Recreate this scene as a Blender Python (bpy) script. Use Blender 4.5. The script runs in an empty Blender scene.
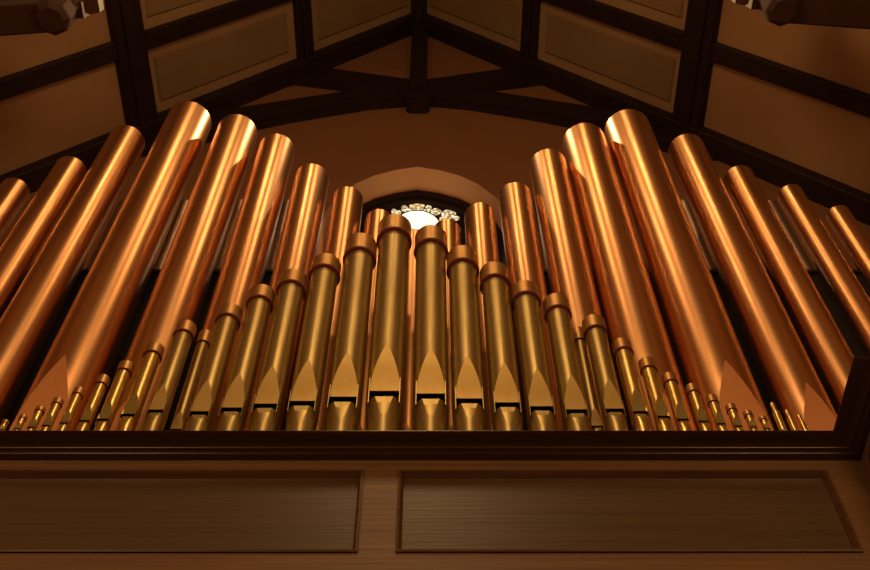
import bpy, bmesh, math, random
from mathutils import Vector, Matrix
random.seed(7)
scene = bpy.context.scene
COL = scene.collection
PI = math.pi

# ------------------------------------------------------------------ camera
F = 1050.0; CX, CY = 435.0, 285.0; EYE = 1.6
VPX = 432.0
Zv = Vector((VPX-CX, 695, F)).normalized()
_py = -147.0
_c = -Zv.x / (Zv.y*_py/F + Zv.z)
Xv = Vector((1, _c*_py/F, _c)).normalized()
Zb = Vector((Zv.x, Zv.y, -Zv.z)); Xb = Vector((Xv.x, Xv.y, -Xv.z))
Yb = Zb.cross(Xb).normalized()
cam_d = bpy.data.cameras.new('camera'); cam = bpy.data.objects.new('camera', cam_d); COL.objects.link(cam)
cam.matrix_world = Matrix(((Xb.x, Xb.y, Xb.z, 0), (Yb.x, Yb.y, Yb.z, 0), (Zb.x, Zb.y, Zb.z, EYE), (0, 0, 0, 1)))
cam_d.sensor_width = 36; cam_d.lens = F/870*36; cam_d.clip_end = 100
scene.camera = cam

def ray(px, py):
    d = Vector(((px-CX)/F, (CY-py)/F, -1))
    return Vector((Xb.dot(d), Yb.dot(d), Zb.dot(d)))
def onY(px, py, Y):
    d = ray(px, py); t = Y/d.y
    return Vector((d.x*t, Y, EYE+d.z*t))
def onZ(px, py, z):
    d = ray(px, py); t = (z-EYE)/d.z
    return Vector((d.x*t, d.y*t, z))
def onPlane(px, py, p0, n):
    d = ray(px, py); o = Vector((0, 0, EYE)); t = (p0-o).dot(n)/d.dot(n)
    return o + d*t
def az(px, py):
    d = ray(px, py); return math.atan2(d.x, d.y)
def tanel(px, py):
    d = ray(px, py); return d.z/math.hypot(d.x, d.y)

# ------------------------------------------------------------------ materials
def mat(name, base, rough=0.5, metal=0.0, noise=None, spec=0.5, bump=None, emit=None, estr=0, aniso=0, coat=0):
    """noise = (scale xyz, second colour, contrast lo, hi); bump = (scale xyz, strength)"""
    m = bpy.data.materials.new(name); m.use_nodes = True
    nt = m.node_tree; b = nt.nodes['Principled BSDF']
    b.inputs['Base Color'].default_value = (*base, 1); b.inputs['Roughness'].default_value = rough
    b.inputs['Metallic'].default_value = metal; b.inputs['Specular IOR Level'].default_value = spec
    if coat: b.inputs['Coat Weight'].default_value = coat; b.inputs['Coat Roughness'].default_value = .25
    if emit: b.inputs['Emission Color'].default_value = (*emit, 1); b.inputs['Emission Strength'].default_value = estr
    tc = nt.nodes.new('ShaderNodeTexCoord')
    if noise:
        sc, c2, lo, hi = noise
        mp = nt.nodes.new('ShaderNodeMapping'); mp.inputs['Scale'].default_value = sc
        nz = nt.nodes.new('ShaderNodeTexNoise'); nz.inputs['Scale'].default_value = 1; nz.inputs['Detail'].default_value = 6
        nz.inputs['Roughness'].default_value = .6
        rp = nt.nodes.new('ShaderNodeValToRGB')
        rp.color_ramp.elements[0].position = lo; rp.color_ramp.elements[0].color = (*base, 1)
        rp.color_ramp.elements[1].position = hi; rp.color_ramp.elements[1].color = (*c2, 1)
        nt.links.new(tc.outputs['Object'], mp.inputs['Vector']); nt.links.new(mp.outputs[0], nz.inputs['Vector'])
        nt.links.new(nz.outputs['Fac'], rp.inputs[0]); nt.links.new(rp.outputs[0], b.inputs['Base Color'])
        if metal:
            mr = nt.nodes.new('ShaderNodeMapRange')
            mr.inputs['To Min'].default_value = rough-.04; mr.inputs['To Max'].default_value = rough+.05
            nt.links.new(nz.outputs['Fac'], mr.inputs['Value']); nt.links.new(mr.outputs[0], b.inputs['Roughness'])
    if bump:
        mp2 = nt.nodes.new('ShaderNodeMapping'); mp2.inputs['Scale'].default_value = bump[0]
        n2 = nt.nodes.new('ShaderNodeTexNoise'); n2.inputs['Scale'].default_value = 1; n2.inputs['Detail'].default_value = 4
        bp = nt.nodes.new('ShaderNodeBump'); bp.inputs['Strength'].default_value = bump[1]; bp.inputs['Distance'].default_value = .01
        nt.links.new(tc.outputs['Object'], mp2.inputs['Vector']); nt.links.new(mp2.outputs[0], n2.inputs['Vector'])
        nt.links.new(n2.outputs['Fac'], bp.inputs['Height']); nt.links.new(bp.outputs[0], b.inputs['Normal'])
    return m

M = {}
M['copper'] = mat('brushed_copper', (.70, .385, .18), .31, 1.0, ((26, 26, 1.2), (.56, .28, .105), .35, .7), bump=((60, 60, 2.0), .02))
M['copper_lip'] = mat('matt_copper_lip', (.74, .36, .15), .62, 1.0, ((8, 8, 4), (.68, .32, .13), .35, .7))
M['bronze'] = mat('dull_brass', (.49, .38, .15), .40, 1.0, ((30, 30, 2.5), (.37, .27, .10), .35, .7), bump=((25, 25, 6), .10))
M['brass'] = mat('bright_hammered_brass', (.72, .56, .20), .32, 1.0, ((40, 40, 12), (.58, .36, .10), .35, .7), bump=((45, 45, 28), .16))
M['lip'] = mat('flat_brass_lip', (.52, .39, .155), .52, 1.0, ((18, 18, 8), (.55, .35, .10), .35, .7))
M['colr'] = mat('reddish_bronze_collar', (.58, .35, .13), .42, 1.0, ((30, 30, 8), (.48, .27, .09), .35, .7))
M['felt'] = mat('dark_red_felt', (.11, .010, .008), .9)
M['zinc'] = mat('grey_zinc', (.36, .26, .20), .46, 1.0, ((20, 20, 1.5), (.3, .23, .18), .3, .7))
M['plaster'] = mat('ochre_plaster', (.45, .255, .12), .85, 0, ((1.2, 1.2, 1.2), (.39, .215, .098), .3, .75), bump=((60, 60, 60), .15))
M['border'] = mat('pale_panel_border', (.44, .28, .14), .8, 0, ((2, 2, 2), (.38, .235, .115), .3, .75))
M['inset'] = mat('olive_panel_board', (.31, .20, .10), .8, 0, ((2, 2, 2), (.27, .17, .08), .3, .75), bump=((60, 60, 60), .15))
M['reveal'] = mat('lit_terracotta_reveal', (.74, .35, .14), .85, 0, ((3, 3, 3), (.69, .32, .125), .3, .75))  # light on the arch soffit put into a paler reveal colour
M['gable'] = mat('umber_wall_plaster', (.30, .13, .052), .88, 0, ((2, 2, 2), (.26, .11, .044), .3, .75), bump=((50, 50, 50), .15))
M['timber'] = mat('dark_stained_timber', (.030, .013, .007), .6, 0, ((3, 3, 3), (.02, .009, .005), .3, .7), spec=.3)
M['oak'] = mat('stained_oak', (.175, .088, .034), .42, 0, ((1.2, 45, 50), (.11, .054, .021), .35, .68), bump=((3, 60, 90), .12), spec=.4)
M['oakdark'] = mat('dark_oak_moulding', (.058, .025, .012), .28, 0, ((1.5, 40, 40), (.04, .017, .008), .3, .7), spec=.45)
M['carved'] = mat('varnished_timber', (.060, .024, .012), .5, 0, ((4, 4, 4), (.04, .016, .008), .3, .7), spec=.3)
M['oakmould'] = mat('highlit_oak_bead', (.12, .058, .024), .27, 0, ((1.5, 40, 40), (.07, .03, .014), .3, .7), spec=.5)  # highlight on the panel mouldings put in as a lighter oak colour
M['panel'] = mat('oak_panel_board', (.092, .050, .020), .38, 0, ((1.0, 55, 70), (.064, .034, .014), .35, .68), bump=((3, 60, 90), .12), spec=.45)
M['black'] = mat('black_chest_board', (.012, .008, .006), .9)  # near-black board colour for chest and toe board
M['glass'] = mat('white_stained_glass', (.8, .8, .7), .3, 0, None, emit=(1.0, .97, .84), estr=1.7)
M['amber'] = mat('pale_amber_glass', (.6, .5, .3), .3, 0, None, emit=(1.0, .80, .42), estr=1.0)
M['floral'] = mat('cream_floral_glass', (.7, .6, .4), .3, 0, None, emit=(1.0, .92, .66), estr=1.1)
M['stone'] = mat('dark_tracery', (.022, .010, .006), .9, spec=.2)
M['floor'] = mat('oak_floor', (.16, .08, .035), .5, 0, ((2, 30, 2), (.1, .05, .02), .3, .7))
# a light mottled pattern in the glass colour itself
for k, c2, vs in (('glass', (.80, .74, .48), 16), ('amber', (.36, .24, .08), 30), ('floral', (.16, .11, .04), 30)):
    nt = M[k].node_tree; b = nt.nodes['Principled BSDF']
    tc = nt.nodes.new('ShaderNodeTexCoord'); vz = nt.nodes.new('ShaderNodeTexVoronoi'); vz.inputs['Scale'].default_value = vs
    rp = nt.nodes.new('ShaderNodeValToRGB'); rp.color_ramp.elements[0].position = .30; rp.color_ramp.elements[1].position = .62
    rp.color_ramp.elements[0].color = b.inputs['Emission Color'].default_value; rp.color_ramp.elements[1].color = (*c2, 1)
    nt.links.new(tc.outputs['Object'], vz.inputs['Vector']); nt.links.new(vz.outputs['Distance'], rp.inputs[0])
    nt.links.new(rp.outputs[0], b.inputs['Emission Color'])

# ------------------------------------------------------------------ helpers
def link(name, bm, m, parent=None, smooth=None, origin=None):
    bmesh.ops.recalc_face_normals(bm, faces=bm.faces)
    if smooth is not None:
        for f in bm.faces: f.smooth = True
        for e in bm.edges:
            if len(e.link_faces) == 2 and e.calc_face_angle(0) > smooth: e.smooth = False
    if origin is not None: bmesh.ops.translate(bm, verts=bm.verts, vec=-Vector(origin))
    me = bpy.data.meshes.new(name); bm.to_mesh(me); bm.free(); me.materials.append(m)
    o = bpy.data.objects.new(name, me); COL.objects.link(o)
    if origin is not None: o.location = origin
    if parent: o.parent = parent
    return o
def thing(name, label, cat, loc=(0, 0, 0), group=None):
    o = bpy.data.objects.new(name, None); COL.objects.link(o); o.location = loc
    o.empty_display_size = .1
    o['label'] = label; o['category'] = cat
    if group: o['group'] = group
    return o
def struct(o): o['kind'] = 'structure'; return o
def box(bm, x0, x1, y0, y1, z0, z1):
    v = [bm.verts.new((x, y, z)) for z in (z0, z1) for y in (y0, y1) for x in (x0, x1)]
    for q in ((0, 1, 3, 2), (4, 6, 7, 5), (0, 4, 5, 1), (2, 3, 7, 6), (0, 2, 6, 4), (1, 5, 7, 3)): bm.faces.new([v[i] for i in q])
def prism(bm, pts, off):
    """closed polygon extruded by a vector"""
    a = [bm.verts.new(p) for p in pts]; b = [bm.verts.new(Vector(p)+Vector(off)) for p in pts]
    bm.faces.new(a); bm.faces.new(b[::-1])
    n = len(a)
    for i in range(n): bm.faces.new((a[i], a[(i+1) % n], b[(i+1) % n], b[i]))
def lathe(bm, prof, seg=40, cap_top=False, cap_bot=False, ctr=(0, 0)):
    rings = []
    for r, z in prof:
        rings.append([bm.verts.new((ctr[0]+r*math.sin(2*PI*i/seg), ctr[1]-r*math.cos(2*PI*i/seg), z)) for i in range(seg)])
    for a, b in zip(rings, rings[1:]):
        for i in range(seg): bm.faces.new((a[i], a[(i+1) % seg], b[(i+1) % seg], b[i]))
    if cap_bot: bm.faces.new(rings[0][::-1])
    if cap_top: bm.faces.new(rings[-1])
    return rings

# ------------------------------------------------------------------ organ pipe geometry
def ring_pts(r, z, half, seg, flat):
    """front chord (3 pts from -half to half) then the round rest; -Y is the front"""
    pts = []
    for u in (-1, 0, 1):
        t = u*half
        if flat and u == 0: pts.append((0, -r*math.cos(half), z))
        else: pts.append((r*math.sin(t), -r*math.cos(t), z))
    for k in range(1, seg):
        t = half + (2*PI-2*half)*k/seg
        pts.append((r*math.sin(t), -r*math.cos(t), z))
    return pts
def pipe(root, r, z_toe, z_mouth, lipL, z_top, H, body_m, lip_m, foot_m, seg=56, ears=True, open_top=True, slot=.80):
    """everything relative to the root at (X, Y, z_toe)"""
    zm = z_mouth - z_toe; zt = z_top - z_toe; s = slot*r
    NL = 16
    levels = [(zm-s, H, 0)]
    for i in range(NL+1):
        t = i/NL; levels.append((zm+lipL*t, max(.012, math.asin(math.sin(H)*(1-t**1.75))), 1))
    levels.append((zm+lipL+(zt-zm-lipL)*.5, .012, 2)); levels.append((zt, .012, 2))
    bm = bmesh.new(); rings = []
    for z, h, k in levels: rings.append([bm.verts.new(p) for p in ring_pts(r, z, h, seg, False)])
    n = len(rings[0])
    for j, (a, b) in enumerate(zip(rings, rings[1:])):
        for i in range(n):
            if i in (0, 1) and j <= NL: continue        # the mouth and the lip plate
            bm.faces.new((a[i], a[(i+1) % n], b[(i+1) % n], b[i]))
    if open_top:                                         # wall thickness at the open end
        ri = r*.955; inner = [[bm.verts.new(p) for p in ring_pts(ri, z, .012, seg, False)] for z in (zt, zt-2.5*r)]
        for a, b in ((rings[-1], inner[0]), (inner[0], inner[1])):
            for i in range(n): bm.faces.new((a[i], a[(i+1) % n], b[(i+1) % n], b[i]))
    bm.verts.ensure_lookup_table()
    for v in [v for v in bm.verts if not v.link_faces]: bm.verts.remove(v)
    link('body', bm, body_m, root, smooth=.6)
    # upper lip: flat pointed plate
    bm = bmesh.new(); lr = []
    for z, h, k in levels[1:NL+2]: lr.append([bm.verts.new(p) for p in ring_pts(r*1.003, z, h, seg, True)[:3]])
    for a, b in zip(lr, lr[1:]):
        for i in (0, 1): bm.faces.new((a[i], a[i+1], b[i+1], b[i]))
    back = [bm.verts.new(Vector(v.co)+Vector((0, .03*r, -.0))) for v in lr[0]]
    for i in (0, 1): bm.faces.new((lr[0][i], lr[0][i+1], back[i+1], back[i]))
    link('upper_lip', bm, lip_m, root, smooth=.6)
    # foot: lower lip flattened, cone to the toe
    zf = zm-s-.02*r; fl = min(1.5*r, (zf)*.6); rt = .28*r
    bm = bmesh.new(); fr = []; HF = .5
    rad = lambda z: rt+(r-rt)*min(1, z/zf)**.8
    for i in range(9):
        t = i/8; z = zf-fl*t; fr.append([bm.verts.new(p) for p in ring_pts(rad(z), z, max(.012, HF*(1-t)**.7), seg, True)])
    for t in (.35, .7, 1): z = (zf-fl)*(1-t); fr.append([bm.verts.new(p) for p in ring_pts(rad(z), z, .012, seg, False)])
    for a, b in zip(fr, fr[1:]):
        for i in range(n): bm.faces.new((a[i], b[i], b[(i+1) % n], a[(i+1) % n]))
    bm.faces.new(fr[0]); bm.faces.new(fr[-1][::-1])
    link('foot', bm, foot_m, root, smooth=.45)
    if ears:
        for sg in (-1, 1):
            bm = bmesh.new(); x = sg*r*math.sin(H); y = -r*math.cos(H)
            box(bm, x-.02*r, x+.02*r, y-.30*r, y+.05*r, zm-s-.5*r, zm+.75*r)
            link('ear', bm, foot_m, root)

def project(p):
    q = Vector(p)-Vector((0, 0, EYE))
    c = Xb*q.x + Yb*q.y + Zb*q.z
    return CX+F*c.x/-c.z, CY-F*c.y/-c.z
def fit_top(xa, ya, w, Y):
    """centre X, radius and rim height so that the rim's highest image point is (xa, ya)"""
    x, y = xa, ya
    for k in range(8):
        X, rho, R = solve(x, y, w, Y)
        z = EYE+(rho-R)*tanel(x, y)
        q = min((project((X+R*math.sin(a*PI/90), Y+R*math.cos(a*PI/90), z)) for a in range(180)), key=lambda v: v[1])
        x += (xa-q[0])*.8; y += (ya-q[1])*.8
    return X, rho, R, z
def solve(xa, ya, w, Y):
    """pipe centre and radius from the near rim point (xa, ya) and the silhouette width there"""
    th = az(xa, ya); yr = ya + .42*w
    # the axis image line at row yr
    xc = VPX+(xa-VPX)*(yr+410)/(ya+410)
    al = abs(az(xc+w/2, yr)-az(xc-w/2, yr))/2
    rho = Y/math.cos(th)
    return Y*math.tan(th), rho, rho*math.sin(al)

# ------------------------------------------------------------------ organ case
YCH = 3.88; D = 3.0; YC = D-.13
p = onY(420, 430.5, YC); ZR = p.z            # top front edge of the cornice
ZTOE = ZR-.34
pr = onZ(833, 431, ZR); XR = pr.x+.13         # where the front breaks forward (wall face)
pc = onZ(850.5, 357, ZR); Y2 = pc.y+.13
XL = -4.9; XE = 4.9
case = thing('organ_case', 'long dark oak organ case front with moulded cornice and sunk panels under the pipes', 'organ case', (0, D, 0))
def sweep(name, prof, m, closed=True):
    """profile of (projection o, z) swept along the stepped front"""
    bm = bmesh.new(); rows = []
    for o, z in prof:
        rows.append([bm.verts.new(v) for v in ((XL, D-o, z), (XR-o, D-o, z), (XR-o, Y2-o, z), (XE, Y2-o, z))])
    n = len(rows)
    for i in range(n if closed else n-1):
        a, b = rows[i], rows[(i+1) % n]
        for k in range(3): bm.faces.new((a[k], a[k+1], b[k+1], b[k]))
    if closed:
        bm.faces.new([r[0] for r in rows]); bm.faces.new([r[3] for r in rows][::-1])
    o = link(name, bm, m, case, smooth=.5)
    o.matrix_parent_inverse = Matrix.Translation((0, -D, 0)); return o
yrow = lambda y, o: onY(420, y, D-o).z
zf = yrow(461, 0)                              # bottom of the cornice stack on the face
H0 = ZR-zf
prof = [(0, ZR+.0), (.13, ZR), (.13, ZR-.014), (.122, ZR-.017), (.127, ZR-.022), (.129, ZR-.028), (.126, ZR-.034), (.118, ZR-.038), (.110, ZR-.040)]
for i in range(9):
    t = i/8*PI/2; prof.append((.100-.045*math.sin(t), ZR-.048-.045*(1-math.cos(t))))
prof += [(.050, ZR-.105), (.040, ZR-.108), (.040, ZR-.125)]
for i in range(7):
    t = i/6*PI/2; prof.append((.034-.024*(1-math.cos(t)), ZR-.130-.03*math.sin(t)))
prof += [(0, ZR-.168), (-.02, ZR-.168), (-.02, ZR)]
prof = [(o, ZR-(ZR-z)*H0/.168*.93) for o, z in prof]
sweep('cornice', prof, M['oakdark'])
# top fascia of the cornice catches the light
FACE = lambda y: onY(420, y, D).z
zp1 = FACE(471); zp0 = FACE(553)
# face board above, between and below the panels (front run)
xpl = onY(361, 510, D).x; xpr = onY(397, 510, D).x; xend = onY(826.5, 471, D).x
bm = bmesh.new()
box(bm, XL, XR+.0, D, D+.03, zp1, ZR-H0*.9); box(bm, XL, XR, D, D+.03, 0.02, zp0)
box(bm, xpl, xpr, D, D+.03, zp0, zp1); box(bm, xend, XR, D, D+.03, zp0, zp1)
box(bm, XL, XL+.2, D, D+.03, zp0, zp1)
# forward break: side face (looks left) and front face
ys = [(Y2+.06, D-.08)]
box(bm, XR, XR+.03, Y2, D, zp1, ZR-H0*.9); box(bm, XR, XR+.03, Y2, D, 0.02, zp0)
box(bm, XR, XR+.03, Y2, Y2+.06, zp0, zp1); box(bm, XR, XR+.03, D-.07, D, zp0, zp1)
box(bm, XR, XE, Y2, Y2+.03, zp1, ZR-H0*.9); box(bm, XR, XE, Y2, Y2+.03, .02, zp0); box(bm, XR, XR+.12, Y2, Y2+.03, zp0, zp1)
box(bm, XE-.2, XE, Y2, Y2+.03, zp0, zp1)
def case_part(name, bm, m, smooth=None, parent=case):
    o = link(name, bm, m, parent, smooth)
    if parent is case: o.matrix_parent_inverse = Matrix.Translation((0, -D, 0))
    return o
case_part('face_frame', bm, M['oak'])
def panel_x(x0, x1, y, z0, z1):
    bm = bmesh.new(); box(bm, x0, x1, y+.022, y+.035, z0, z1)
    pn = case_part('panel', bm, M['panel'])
    bm = bmesh.new()                                # sloping moulding round the panel
    w = .022; d = [(0, -.008), (.010, -.010), (.016, .004), (w, .022)]
    cs = [(x0, z0, 1, 1), (x1, z0, -1, 1), (x1, z1, -1, -1), (x0, z1, 1, -1)]
    rows = [[bm.verts.new((cx+sx*o, y+dy, cz+sz*o)) for cx, cz, sx, sz in cs] for o, dy in d]
    for a, b in zip(rows, rows[1:]):
        for k in range(4): bm.faces.new((a[k], a[(k+1) % 4], b[(k+1) % 4], b[k]))
    link('panel_moulding', bm, M['oakmould'], pn)
def panel_y(x, y0, y1, z0, z1):
    bm = bmesh.new(); box(bm, x+.022, x+.035, y0, y1, z0, z1)
    pn = case_part('panel', bm, M['panel'])
    bm = bmesh.new(); w = .022; d = [(0, -.008), (.010, -.010), (.016, .004), (w, .022)]
    cs = [(y0, z0, 1, 1), (y1, z0, -1, 1), (y1, z1, -1, -1), (y0, z1, 1, -1)]
    rows = [[bm.verts.new((x+dx, cy+sy*o, cz+sz*o)) for cy, cz, sy, sz in cs] for o, dx in d]
    for a, b in zip(rows, rows[1:]):
        for k in range(4): bm.faces.new((a[k], a[(k+1) % 4], b[(k+1) % 4], b[k]))
    link('panel_moulding', bm, M['oakmould'], pn)
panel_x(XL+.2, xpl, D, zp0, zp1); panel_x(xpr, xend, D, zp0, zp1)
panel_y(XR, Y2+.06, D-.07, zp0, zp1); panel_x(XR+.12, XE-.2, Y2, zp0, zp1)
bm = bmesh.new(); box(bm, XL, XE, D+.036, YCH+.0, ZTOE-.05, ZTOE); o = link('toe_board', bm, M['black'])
o['label'] = 'dark board behind the cornice that carries the feet of all the pipes'; o['category'] = 'board'

# ------------------------------------------------------------------ speaking pipes, front row
YF = 3.12
front = [  # cap apex x, y ; felt ring apex x, y, width ; mouth row y ; style
 (4.2, 418.5, 3.7, 421.5, 8, 428.5, 't'), (21.8, 413.2, 21.4, 416.6, 9, 427.3, 't'), (39.5, 405.2, 38, 409, 11.5, 425.6, 't'),
 (57, 396.5, 55.3, 401.6, 12.5, 423.6, 't'), (78, 386, 76, 392, 13, 421, 't'), (102, 373.4, 99.5, 381.4, 14.5, 418.7, 't'),
 (125, 359.5, 122.4, 367.7, 17.4, 417, 't'), (153, 341, 150.7, 350, 20.5, 411.8, 't'), (184.4, 319, 182, 329, 22, 407.6, 'b'),
 (230, 302.5, 226.3, 313.2, 25.5, 409, 'b'), (261.8, 283.7, 258.3, 295.2, 27.5, 405.3, 'b'), (292.6, 268, 290, 280, 29.5, 401.4, 'b'),
 (325.5, 252.8, 323.5, 264.4, 31, 398.7, 'b'), (361, 232.4, 359, 247, 32.5, 394.5, 'b'), (394.2, 213.4, 393.8, 227.6, 34, 388.7, 'b'),
 (431.5, 224.5, 431, 238.7, 33, 391.5, 'b'), (462.2, 244.7, 463, 258.4, 31.5, 396.5, 'b'), (494.6, 261, 495.8, 274.2, 30.2, 400.5, 'b'),
 (524.8, 279.8, 526.8, 291.4, 29, 404.3, 'b'), (556.4, 292.6, 558.8, 305, 27, 407.4, 'b'), (594, 313.8, 596.8, 325, 24.5, 406.8, 'b'),
 (622.5, 337, 624.8, 346.6, 20, 409.5, 't'), (647.6, 356, 649.8, 365.2, 17.6, 414.4, 't'), (670, 371.5, 672, 379, 15.8, 417.4, 't'),
 (693, 382.4, 694.6, 389.5, 13.5, 419.5, 't'), (712.8, 393.4, 714.4, 400, 12.5, 422, 't'), (731.7, 402.6, 733, 407.8, 11.5, 424.5, 't'),
 (748.6, 409.2, 749.8, 413.6, 10, 425.6, 't'), (763.4, 415, 764.4, 418.2, 8.6, 427.5, 't')]
L_ORD = ['first', 'second', 'third', 'fourth', 'fifth', 'sixth', 'seventh', 'eighth', 'ninth', 'tenth', 'eleventh', 'twelfth', 'thirteenth', 'fourteenth']
flabel = {
 14: 'tallest brass front pipe with red felt collar, right below the lit window',
 15: 'second tallest brass front pipe, just right of the tallest, below the lit window'}
for i in range(14):
    k = 13-i
    flabel[i] = ('tiny' if i < 5 else 'small' if i < 8 else 'dull brass') + ' collared front pipe, %s to the left of the tallest brass pipe' % L_ORD[k]
for i in range(16, 29):
    k = i-16
    flabel[i] = ('tiny' if i > 24 else 'small' if i > 20 else 'dull brass') + ' collared front pipe, %s to the right of the two tallest brass pipes' % L_ORD[k]

def front_pipe(cx, cy, rx, ry, w, ym, style, label, Y=YF, lipk=3.7, name='organ_pipe'):
    X, rho, R, zr = fit_top(rx, ry, w, Y)
    r = R/1.13
    zc = zr + EYE+(rho-R)*tanel(cx, cy) - (EYE+(rho-R)*tanel(rx, ry))
    # mouth height: the lip plate sits r*cos(H) in front of the axis
    H = .95
    xm = VPX+(rx-VPX)*(ym+410)/(ry+410)
    zmth = EYE+(rho-r*.72)*tanel(xm, ym)
    root = thing(name, label, 'organ pipe', (X, Y, ZTOE), 'brass pipes standing along the cornice')
    bodym = M['bronze'] if style == 'b' else M['brass']; lipm = M['lip'] if style == 'b' else M['brass']
    lipL = min(lipk*r, (zr-zmth)*.62)
    pipe(root, r, ZTOE, zmth, lipL, zr+.02*r, H, bodym, lipm, M['brass'] if style == 't' else M['bronze'], ears=w > 16, open_top=False, seg=48 if w > 16 else 28)
    a, b = zr-ZTOE, zc-ZTOE
    bm = bmesh.new(); lathe(bm, [(r, a+.02*r), (R, a+.02*r), (R*1.0, b-.04*r), (R*.97, b), (R*.90, b), (R*.88, b-.10*r)], 40 if w > 14 else 24, cap_top=True)
    link('tuning_collar', bm, M['colr'], root, smooth=.6)
    fh = .14*r
    bm = bmesh.new(); lathe(bm, [(r*.99, a-fh), (R*1.03, a-fh*.8), (R*1.05, a), (R*1.03, a+fh*.8), (r*.99, a+fh)], 40 if w > 14 else 24)
    link('felt_ring', bm, M['felt'], root, smooth=1.2)
    return root
for i, (cx, cy, rx, ry, w, ym, st) in enumerate(front):
    front_pipe(cx, cy, rx, ry, w, ym, st, flabel[i])
front_pipe(204, 328.7, 202, 340, 14.8, 427.5, 'b', 'slim brass pipe set back between two wider ones left of centre', Y=3.235, lipk=3.8)
front_pipe(578.6, 326, 580.6, 337.8, 14.2, 424.6, 'b', 'slim brass pipe set back between two wider ones right of centre', Y=3.235, lipk=3.8)
# three tiny whistle-like pipes at the right end, narrow necks and no felt
for (x0, y0, x1, y1, w, lab) in ((771, 402.6, 775, 410.4, 8, 'tiny brass pipe with narrow neck, tallest of three at the right end'),
                                 (785, 410.4, 789, 416.2, 7.4, 'tiny brass pipe with narrow neck, middle of three at the right end'),
                                 (797.8, 414.6, 801, 420.5, 6.6, 'tiny brass pipe with narrow neck, last of three at the right end')):
    X, rho, R = solve(x1, y1, w, YF)
    zs = EYE+(rho-R)*tanel(x1, y1); zt = EYE+(rho-R*.5)*tanel(x0, y0)
    root = thing('organ_pipe', lab, 'organ pipe', (X, YF, ZTOE), 'brass pipes standing along the cornice')
    zmm = EYE+(rho-R)*tanel(x1+9, 432)
    pipe(root, R, ZTOE, zmm, min(2*R, (zs-zmm)*.5), zs, .8, M['brass'], M['brass'], M['brass'], seg=24, ears=False, open_top=False)
    bm = bmesh.new(); lathe(bm, [(R, zs-ZTOE), (R*.68, zs-ZTOE+.2*R), (R*.66, zt-ZTOE-.1*R), (R*.62, zt-ZTOE)], 20, cap_top=True)
    link('neck', bm, M['brass'], root, smooth=.7)

# ------------------------------------------------------------------ tall copper pipes
YB = 3.50
tall = [  # apex x, y, width, label
 (12, 177.5, 35, 'copper pipe cut by the left edge of the picture, shortest of the outer left ones'),
 (68, 156, 37, 'copper pipe second from the left edge, its top under the dark sloping timber'),
 (124.5, 125, 40, 'wide copper pipe third from the left, one step lower than the tallest on that side'),
 (187, 101, 46.5, 'tallest and widest copper pipe left of the window, with its flat pointed lip in view'),
 (235.5, 114, 40.5, 'copper pipe just right of the tallest one on the left side'),
 (275.5, 133.5, 35, 'copper pipe second to the right of the tallest one on the left side'),
 (311, 163.5, 33, 'medium copper pipe third to the right of the tallest one on the left side'),
 (347, 186.5, 29.5, 'narrow copper pipe standing at the left flank of the arched recess'),
 (379, 209, 27, 'short copper pipe at the left side of the lit window glass'),
 (413.5, 228.5, 24, 'short copper pipe at the very centre, a thin sliver between the two tallest brass pipes'),
 (447, 219, 25, 'short copper pipe at the right side of the lit window glass, mostly behind brass pipes'),
 (480, 202.5, 28.5, 'short narrow copper pipe standing at the right flank of the arched recess'),
 (515.7, 182, 31, 'narrow copper pipe third to the left of the tallest one on the right side'),
 (549, 148.8, 35.5, 'medium copper pipe second to the left of the tallest one on the right side'),
 (585.6, 122.8, 42.5, 'wide copper pipe just left of the tallest one on the right side'),
 (629.5, 109, 46.5, 'tallest and widest copper pipe right of the window, with its flat pointed lip in view'),
 (688.5, 133.5, 38.5, 'copper pipe just right of the tallest one on the right side'),
 (741, 165.2, 32.5, 'copper pipe third from the right edge, sinking behind the raised case corner'),
 (792.5, 184, 29, 'thin copper pipe second from the right edge, behind the raised case corner'),
 (840.5, 205, 27.5, 'thinnest outer copper pipe, at the right edge of the picture')]
lipapex = {2: 402, 3: 352, 4: 396, 14: 392, 15: 358, 16: 380}
for i, (xa, ya, w, lab) in enumerate(tall):
    X, rho, R, zt = fit_top(xa, ya, w*1.065, YB)
    xa = project((X, YB-R, zt))[0]; ya_ = project((X, YB-R, zt))[1]
    ya2 = lipapex.get(i, 425)
    xl = VPX+(xa-VPX)*(ya2+410)/(ya_+410)
    zap = EYE+(rho-R)*tanel(xl, ya2)
    lipL = 4.1*R
    zm = zap-lipL
    if zm < ZTOE+.08: zm = ZTOE+.08; lipL = zap-zm
    root = thing('organ_pipe', lab, 'organ pipe', (X, YB, ZTOE), 'tall copper pipes behind the brass row')
    pipe(root, R, ZTOE, zm, lipL, zt, 1.08, M['copper'], M['copper_lip'], M['copper'], seg=72, ears=False, slot=.25 if zm > ZTOE+.1 else .15)

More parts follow.
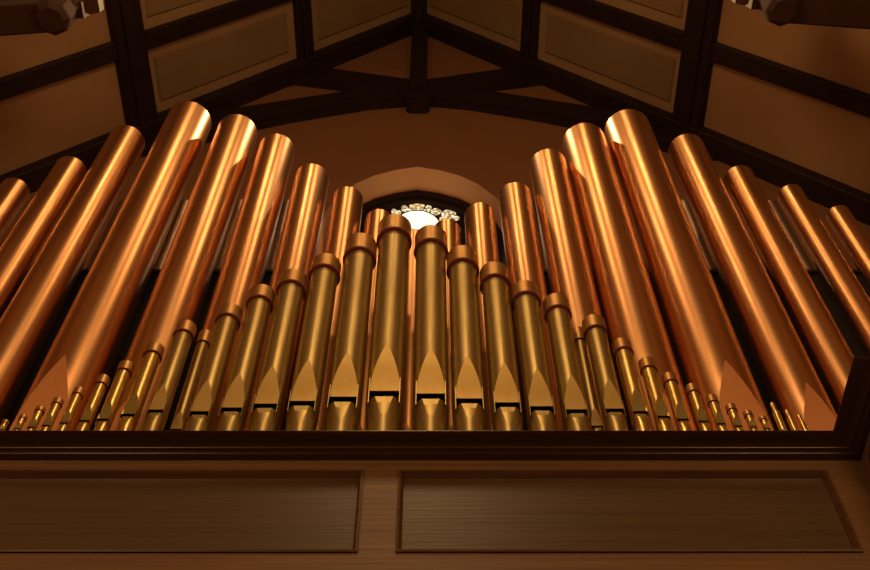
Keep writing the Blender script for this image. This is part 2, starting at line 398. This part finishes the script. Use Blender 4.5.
# ------------------------------------------------------------------ slim zinc pipes at the back and their chest
YCH = 3.88; zch = onY(420, 274, YCH).z
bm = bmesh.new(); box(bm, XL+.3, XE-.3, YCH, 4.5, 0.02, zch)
chest = thing('wind_chest', 'dark wooden wind chest hidden behind the copper pipes', 'wind chest', (0, 4.2, 0))
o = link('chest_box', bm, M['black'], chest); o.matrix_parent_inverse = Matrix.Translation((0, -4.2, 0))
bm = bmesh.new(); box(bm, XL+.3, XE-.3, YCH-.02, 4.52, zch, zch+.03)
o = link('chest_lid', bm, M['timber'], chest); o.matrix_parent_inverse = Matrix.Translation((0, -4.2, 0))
YZ = 4.0
ztop = onY(420, 205, YZ).z
rear = [(22, -1, 'grey zinc pipe seen as a sliver, leftmost behind the copper pipes'),
        (83.5, -1, 'grey zinc pipe seen as a bright sliver left of the tallest left copper pipe'),
        (150, -1, 'grey zinc pipe seen as a bright sliver right of the tallest left copper pipe'),
        (213, -1, 'grey zinc pipe sliver, second to the right of the tallest left copper pipe'),
        (266, -1, 'grey zinc pipe sliver, third to the right of the tallest left copper pipe'),
        (546.5, 1, 'grey zinc pipe sliver, third to the left of the tallest right copper pipe'),
        (598, 1, 'grey zinc pipe sliver, second to the left of the tallest right copper pipe'),
        (653, 1, 'grey zinc pipe seen as a bright sliver left of the tallest right copper pipe'),
        (719.5, 1, 'grey zinc pipe seen as a bright sliver right of the tallest right copper pipe'),
        (773, 1, 'grey zinc pipe seen as a sliver beside the third copper pipe from the right edge'),
        (816, 1, 'grey zinc pipe seen as a sliver, rightmost behind the copper pipes')]
for x, sg, lab in rear:
    R = .05; rho_th = az(x, 272); rho = YZ/math.cos(rho_th)
    thc = rho_th - sg*math.asin(R/rho)
    X = YZ*math.tan(thc)
    root = thing('organ_pipe', lab, 'organ pipe', (X, YZ, zch+.03), 'slim zinc pipes behind the copper pipes')
    hh = ztop-zch-.03
    bm = bmesh.new(); lathe(bm, [(R*.86, hh-.2), (R*.86, hh), (R, hh), (R, .0)], 40, cap_bot=False)
    link('body', bm, M['zinc'], root, smooth=.6)

# ------------------------------------------------------------------ roof, gable wall, window
YG = 5.0; YT = 4.76
A = onY(405, 15, YT); B = onY(154, 114, YT); XRID = onY(418.5, 15, YT).x
SL = (A.z-B.z)/(A.x-B.x)
ZRID = A.z+SL*(XRID-A.x)
def roofz(X): return ZRID-SL*abs(X-XRID)
YN = -1.5; XW = 4.9
for sg, nm in ((-1, 'left'), (1, 'right')):
    bm = bmesh.new(); xe = XRID+sg*(XW+.2)
    prism(bm, [(XRID, YN, ZRID), (XRID, YG+.4, ZRID), (xe, YG+.4, roofz(xe)), (xe, YN, roofz(xe))], (0, 0, .12))
    ceil = struct(link('ceiling', bm, M['plaster']))
    if sg < 0: ceilL = ceil
    else: ceilR = ceil
tn = [0]
def beam(pts, off, m=M['timber']):
    tn[0] += 1; bm = bmesh.new(); prism(bm, pts, off)
    bmesh.ops.bevel(bm, geom=[e for e in bm.edges], offset=.012, segments=1, affect='EDGES')
    return struct(link('trim_%d' % tn[0], bm, m))
ang = math.atan(SL)
def slope_pt(sg, s, Y, d=0):
    """s metres down the slope from the ridge, d below the roof surface"""
    return Vector((XRID+sg*(s*math.cos(ang)-d*math.sin(ang)), Y, ZRID-s*math.sin(ang)-d*math.cos(ang)))
def s_of(px, py): return abs(onY(px, py, YT).x-XRID)/math.cos(ang)
SMAX = (XW+.1+abs(XRID))/math.cos(ang)
S1a, S1b = s_of(150, 119), s_of(129, 119)
S2a, S2b = s_of(308, 60), s_of(295.5, 60)
n_left = Vector((-SL, 0, 1)).normalized()
Ra = onPlane(116, 58, Vector((XRID, 0, ZRID)), n_left).y; Rb = onPlane(110, 41, Vector((XRID, 0, ZRID)), n_left).y
RW = Ra-Rb; STEP = YT-Ra
print('roof', SL, ZRID, 'purlin', S1a, S1b, S2a, S2b, 'rafter', Ra, Rb)
rafters = [(YT, YG), (Rb, Ra), (Rb-STEP-RW, Ra-STEP-RW), (Rb-2*(STEP+RW), Ra-2*(STEP+RW))]
for sg in (-1, 1):
    for (s0, s1, d) in ((S1a, S1b, .11), (S2a, S2b, .09)):
        beam([slope_pt(sg, s0, YN+.1), slope_pt(sg, s1, YN+.1), slope_pt(sg, s1, YN+.1, d), slope_pt(sg, s0, YN+.1, d)], (0, YG-.02-YN-.1, 0))
        w = (s1-s0)*.28                          # rounded lower bead along the purlin
        beam([slope_pt(sg, s0+w, YN+.1, d), slope_pt(sg, s1-w, YN+.1, d), slope_pt(sg, s1-w, YN+.1, d+.035), slope_pt(sg, s0+w, YN+.1, d+.035)], (0, YG-.02-YN-.1, 0))
    for k, (y0, y1) in enumerate(rafters):
        d = .08 if k else .15
        beam([slope_pt(sg, .06, y0), slope_pt(sg, SMAX, y0), slope_pt(sg, SMAX, y0, d), slope_pt(sg, .06, y0, d)], (0, y1-y0, 0))
xa, xb = onY(410.5, 30, YT).x, onY(426.5, 30, YT).x
beam([(xa, YN+.1, ZRID+.02), (xb, YN+.1, ZRID+.02), (xb, YN+.1, ZRID-.22), (xa, YN+.1, ZRID-.22)], (0, YG-.02-YN-.1, 0))
xq = (xb-xa)*.25
beam([(xa+xq, YN+.1, ZRID-.22), (xb-xq, YN+.1, ZRID-.22), (xb-xq, YN+.1, ZRID-.27), (xa+xq, YN+.1, ZRID-.27)], (0, YG-.02-YN-.1, 0))
# bordered panels in the two inner bays
for sg, par in ((-1, ceilL), (1, ceilR)):
    bays = [(S2b, S1a), (.12, S2a)]
    for (s0, s1) in bays:
        for (y0, y1) in ((Ra, YT), (Ra-STEP-RW, Rb), (Ra-2*(STEP+RW), Rb-STEP-RW)):
            bm = bmesh.new(); e = .0
            g = .004
            prism(bm, [slope_pt(sg, s0, y0, g), slope_pt(sg, s1, y0, g), slope_pt(sg, s1, y1, g), slope_pt(sg, s0, y1, g)], (0, 0, .003))
            bo = link('panel_border', bm, M['border'], par)
            e = .115; bm = bmesh.new()
            o1 = [slope_pt(sg, s0+e, y0+e, .006), slope_pt(sg, s1-e, y0+e, .006), slope_pt(sg, s1-e, y1-e, .006), slope_pt(sg, s0+e, y1-e, .006)]
            e2 = e+.02
            o2 = [slope_pt(sg, s0+e2, y0+e2, .03), slope_pt(sg, s1-e2, y0+e2, .03), slope_pt(sg, s1-e2, y1-e2, .03), slope_pt(sg, s0+e2, y1-e2, .03)]
            va = [bm.verts.new(v) for v in o1]; vb = [bm.verts.new(v) for v in o2]
            for k in range(4): bm.faces.new((va[k], va[(k+1) % 4], vb[(k+1) % 4], vb[k]))
            bm.faces.new(vb)
            link('inset_board', bm, M['inset'], bo)

# gable wall with an arched opening
arch = [(322, 226), (326, 212), (336, 197.5), (356, 183.5), (374, 175.5), (395, 170), (417, 166.8)]
AP = [onY(x, y, YG) for x, y in arch]; xc0 = AP[-1].x
apts = [(v.x, v.z) for v in AP] + [(2*xc0-v.x, v.z) for v in AP[-2::-1]]
apts = [(apts[0][0], zch-1.0)] + apts + [(apts[-1][0], zch-1.0)]
bm = bmesh.new()
def wq(x0, z0, x1, z1):                           # column from the arch up to the roof
    pts = [(x0, YG, z0), (x1, YG, z1), (x1, YG, roofz(x1)+.05)]
    if x0 < XRID < x1: pts.append((XRID, YG, ZRID+.05))
    pts.append((x0, YG, roofz(x0)+.05))
    bm.faces.new([bm.verts.new(v) for v in pts])
for (x0, z0), (x1, z1) in zip(apts[1:-1], apts[2:-1]): wq(x0, z0, x1, z1)
xl0, xr0 = apts[0][0], apts[-1][0]; zb = apts[0][1]
wq(-XW, 0, xl0, 0); wq(xr0, 0, XW, 0)
bm.faces.new([bm.verts.new(v) for v in ((xl0, YG, 0), (xr0, YG, 0), (xr0, YG, zb), (xl0, YG, zb))])
wall = struct(link('wall_front', bm, M['gable']))
RD = .27
bm = bmesh.new()
fa = [bm.verts.new((x, YG, z)) for x, z in apts]; fb = [bm.verts.new((x, YG+RD, z)) for x, z in apts]
for i in range(len(apts)-1): bm.faces.new((fa[i], fa[i+1], fb[i+1], fb[i]))
link('arch_reveal', bm, M['reveal'], wall, smooth=.5)
# window behind the reveal
win = bpy.data.objects.new('window_1', None); COL.objects.link(win); win.location = (xc0, YG+RD, zb); struct(win)
WINV = Matrix.Translation((-xc0, -YG-RD, -zb))
def wpart(name, bm, m, parent=win, smooth=None):
    o = link(name, bm, m, parent, smooth)
    if parent is win: o.matrix_parent_inverse = WINV
    return o
bm = bmesh.new()
prism(bm, [(x, YG+RD+.12, z) for x, z in apts], (0, .08, 0)); wpart('tracery', bm, M['stone'])
ctr = Vector((xc0, 0, apts[len(apts)//2][1]-.9))
for k, (f0, f1, yy) in enumerate(((1.0, .93, 0.0), (.93, .87, .05))):
    bm = bmesh.new()
    def sc(f): return [Vector((ctr.x+(x-ctr.x)*f, YG+RD+yy, ctr.z+(z-ctr.z)*f if z > zb else z)) for x, z in apts]
    o_, i_ = sc(f0), sc(f1)
    vo = [bm.verts.new(v) for v in o_]; vi = [bm.verts.new(v) for v in i_]
    vb2 = [bm.verts.new(v+Vector((0, .12-yy, 0))) for v in i_]
    for i in range(len(vo)-1):
        bm.faces.new((vo[i], vo[i+1], vi[i+1], vi[i])); bm.faces.new((vi[i], vi[i+1], vb2[i+1], vb2[i]))
    wpart('arch_moulding', bm, M['stone'], smooth=.5)
YW = YG+RD+.10
def blob(bm, x, y, rx, ry, n=20, lobes=0, amp=0):
    c = []
    for k in range(n):
        a = 2*PI*k/n; q = 1+amp*math.cos(lobes*a)
        c.append(onY(x+rx*q*math.cos(a), y+ry*q*math.sin(a), YW))
    prism(bm, c, (0, .02, 0))
bm = bmesh.new()
blob(bm, 417, 228, 24, 17.5, 40)
wpart('clear_glass', bm, M['glass']); bm = bmesh.new()
for x, y, rx, ry in ((404.5, 207.6, 3.0, 2.6), (409.5, 210.5, 3.2, 2.0), (422.5, 210.5, 3.4, 2.0), (428.5, 207.6, 3.0, 2.8), (436, 210.8, 4.6, 2.6),
                     (448.5, 213.2, 6.6, 4.0), (456, 217.4, 3.0, 1.8), (394, 210.5, 2.4, 1.8), (398.6, 211.8, 2.6, 1.6), (500, 236.5, 3.6, 4.2), (459, 229, 1.2, 3)):
    blob(bm, x, y, rx, ry, 24, 4, .10)
wpart('floral_glass', bm, M['floral'])
bm = bmesh.new()
for x, y, rx, ry in ((416.5, 204.6, 7.6, 2.6), (416, 208.6, 3.4, 1.6), (443, 218.4, 3.6, 1.8), (441, 224, 3.2, 3.2), (386, 222, 4, 3)):
    blob(bm, x, y, rx, ry, 24, 5, .08)
wpart('amber_glass', bm, M['amber'])
# leading across the large light
bm = bmesh.new()
for rx, ry in ((24.8, 18.2),):
    n = 40; o_ = [onY(417+rx*math.cos(2*PI*k/n), 228+ry*math.sin(2*PI*k/n), YW-.012) for k in range(n)]
    i_ = [onY(417+(rx-1.3)*math.cos(2*PI*k/n), 228+(ry-1.1)*math.sin(2*PI*k/n), YW-.012) for k in range(n)]
    a = [bm.verts.new(v) for v in o_]; b = [bm.verts.new(v) for v in i_]
    for k in range(n): bm.faces.new((a[k], a[(k+1) % n], b[(k+1) % n], b[k]))
wpart('lead_strip', bm, M['stone'])

# ------------------------------------------------------------------ roof truss against the gable
xk0, xk1 = onY(410, 60, 4.72).x, onY(427, 60, 4.72).x
truss = thing('roof_truss', 'dark timber roof truss with central king post and low arched braces', 'roof truss', ((xk0+xk1)/2, 4.85, onY(418, 108, 4.72).z))
TI = Matrix.Translation(-truss.location)
def tpart(name, bm, m=M['timber']):
    o = link(name, bm, m, truss); o.matrix_parent_inverse = TI; return o
def mir(pts): return [(837-x, y) for x, y in pts]
strut = [(289, 81), (293.5, 79.3), (364, 88), (413, 97), (413, 79.5), (325.5, 67.4), (296, 62)]
brace = [(120, 152), (219, 110.4), (364, 88), (413, 86), (413, 95), (331, 105), (250, 119.5), (150, 146)]
for f in (lambda q: q, mir):
    bm = bmesh.new(); prism(bm, [onY(x, y, 4.92) for x, y in f(strut)], (0, .078, 0)); tpart('strut', bm)
    bm = bmesh.new(); prism(bm, [onY(x, y, 4.89) for x, y in f(brace)], (0, .108, 0)); tpart('brace', bm)
    low = [(413, 95), (413, 101), (370, 104.6), (331, 110.8), (290, 117.8), (250, 126), (150, 152), (150, 146), (250, 119.5), (331, 105)]
    bm = bmesh.new(); prism(bm, [onY(x, y, 4.93) for x, y in f(low)], (0, .068, 0)); tpart('brace_moulding', bm)
bm = bmesh.new(); zk0 = onY(418, 101, 4.84).z
box(bm, xk0, xk1, 4.84, 4.99, zk0, ZRID-.2); tpart('king_post', bm)
bm = bmesh.new(); g = .03
zk2 = onY(418, 108, 4.99).z
vs = [bm.verts.new((x, y, z)) for z, e in ((zk0+.03, 0), (zk0+.03, g), (zk2+.05, g), (zk2, .0)) for x, y in ((xk0-e, 4.84-e), (xk1+e, 4.84-e), (xk1+e, 4.99), (xk0-e, 4.99))]
for j in range(3):
    for k in range(4): bm.faces.new((vs[4*j+k], vs[4*j+(k+1) % 4], vs[4*j+4+(k+1) % 4], vs[4*j+4+k]))
bm.faces.new(vs[12:16]); bm.faces.new(vs[0:4]); tpart('pendant', bm)

# ------------------------------------------------------------------ hammer beams with turned bosses, nearer to us
def hammer(sg, label):
    Y = 2.55
    fx = (lambda x: x) if sg < 0 else (lambda x: 838.5-x-3.5)
    dy = 0 if sg < 0 else -9
    c = onY(fx(50), 24+dy, Y)
    root = thing('hammer_beam', label, 'roof beam', c)
    TIh = Matrix.Translation(-c)
    def hp(name, bm, smooth=None):
        o = link(name, bm, M['carved'], root, smooth); o.matrix_parent_inverse = TIh
    # moulded beam running outwards to the wall
    k = onY(fx(46), 17+dy, Y); out = sg*XW
    pr_ = [(0, 0), (.10, 0), (.10, .03), (.125, .045), (.125, .085), (.10, .10), (.10, .16), (.14, .19), (.14, .26), (0, .26)]
    bm = bmesh.new(); rows = []
    for o_, z in pr_ + [(-a_, z_) for a_, z_ in pr_[::-1][1:-1]]:
        rows.append([bm.verts.new((c.x, Y+o_, k.z+z)), bm.verts.new((out, Y+o_, k.z+z-.22*abs(out-c.x)))])
    n = len(rows)
    for i in range(n): bm.faces.new((rows[i][0], rows[i][1], rows[(i+1) % n][1], rows[(i+1) % n][0]))
    bm.faces.new([r[0] for r in rows]); bm.faces.new([r[1] for r in rows][::-1])
    hp('beam', bm)
    # octagonal boss
    zb_ = onY(fx(46), 31+dy, Y+.06).z
    R = .125
    bm = bmesh.new(); lathe(bm, [(R*.72, zb_), (R*1.0, zb_+.03), (R*1.05, zb_+.05), (R*1.05, zb_+.16), (R*.92, zb_+.18), (R*.9, zb_+.24), (R*1.0, zb_+.27), (R*1.0, zb_+.36), (R*.85, zb_+.40), (R*.85, zb_+.75), (R*.9, zb_+.8), (R*.9, zb_+1.5)], 8, True, True, (c.x, Y-.02))
    hp('boss', bm)
    # short shaped bracket on the inner side
    pts = [onY(fx(x), y+dy, Y+.07) for x, y in ((55, 26), (64, 24.5), (70, 19.5), (76, 18.5), (84, 18.5), (90, 14.5), (100, 12.5), (104, 9), (104, -30), (55, -30))]
    bm = bmesh.new(); prism(bm, pts, (0, -.12, 0)); hp('bracket', bm)
hammer(-1, 'varnished hammer beam end with faceted boss in the top left corner')
hammer(1, 'varnished hammer beam end with faceted boss in the top right corner')

# ------------------------------------------------------------------ nave walls and floor (outside the frame)
bm = bmesh.new(); box(bm, -XW-.2, -XW, YN, YG, 0, roofz(-XW)); struct(link('wall_left', bm, M['plaster']))
bm = bmesh.new(); box(bm, XW, XW+.2, YN, YG, 0, roofz(XW)); struct(link('wall_right', bm, M['plaster']))
bm = bmesh.new(); box(bm, -XW-.2, XW+.2, -6, YG+.3, -.1, 0); struct(link('floor', bm, M['floor']))

# ------------------------------------------------------------------ lights
def lamp(kind, name, loc, energy, color, size=.2, target=None, angle=None, blend=.6):
    d = bpy.data.lights.new(name, kind); o = bpy.data.objects.new(name, d); COL.objects.link(o); o.location = loc
    d.energy = energy; d.color = color
    if kind == 'AREA': d.size = size
    else: d.shadow_soft_size = size
    if kind == 'SPOT': d.spot_size = math.radians(angle); d.spot_blend = blend
    if target is not None: o.rotation_euler = (Vector(target)-Vector(loc)).to_track_quat('-Z', 'Y').to_euler()
    return o
WARM = (1.0, .59, .26)
lamp('SPOT', 'centre_spot', (XRID, 3.60, 12.4), 340, WARM, .05, (XRID, 2.5, 6.0), 98, .2)
for sg in (-1, 1):
    lamp('SPOT', 'side_spot', (XRID+sg*.9, .6, 12.8), 118, WARM, .16, (XRID, 3.5, 7.0), 74, .5)
    lamp('POINT', 'nave_fill', (sg*2.6, -1.3, 4.4), 190, WARM, .6)  # unseen fill lamps, added mainly to light the ceiling
lamp('POINT', 'overhead_fill', (XRID, -.6, 8.9), 170, WARM, .5)  # unseen lamp added for the highlight down the middle of the front pipes
lamp('POINT', 'low_fill', (0.2, -.9, 2.6), 25, WARM, .25)  # unseen low fill, added to reach the cornice and soffit from below
w = bpy.data.worlds.new('world'); scene.world = w; w.use_nodes = True
w.node_tree.nodes['Background'].inputs[0].default_value = (1.0, .55, .26, 1)
w.node_tree.nodes['Background'].inputs[1].default_value = .10
vs_ = scene.view_settings
vs_.view_transform = 'Standard'; vs_.look = 'None'; vs_.gamma = 1; vs_.use_curve_mapping = False; vs_.exposure = 0.0
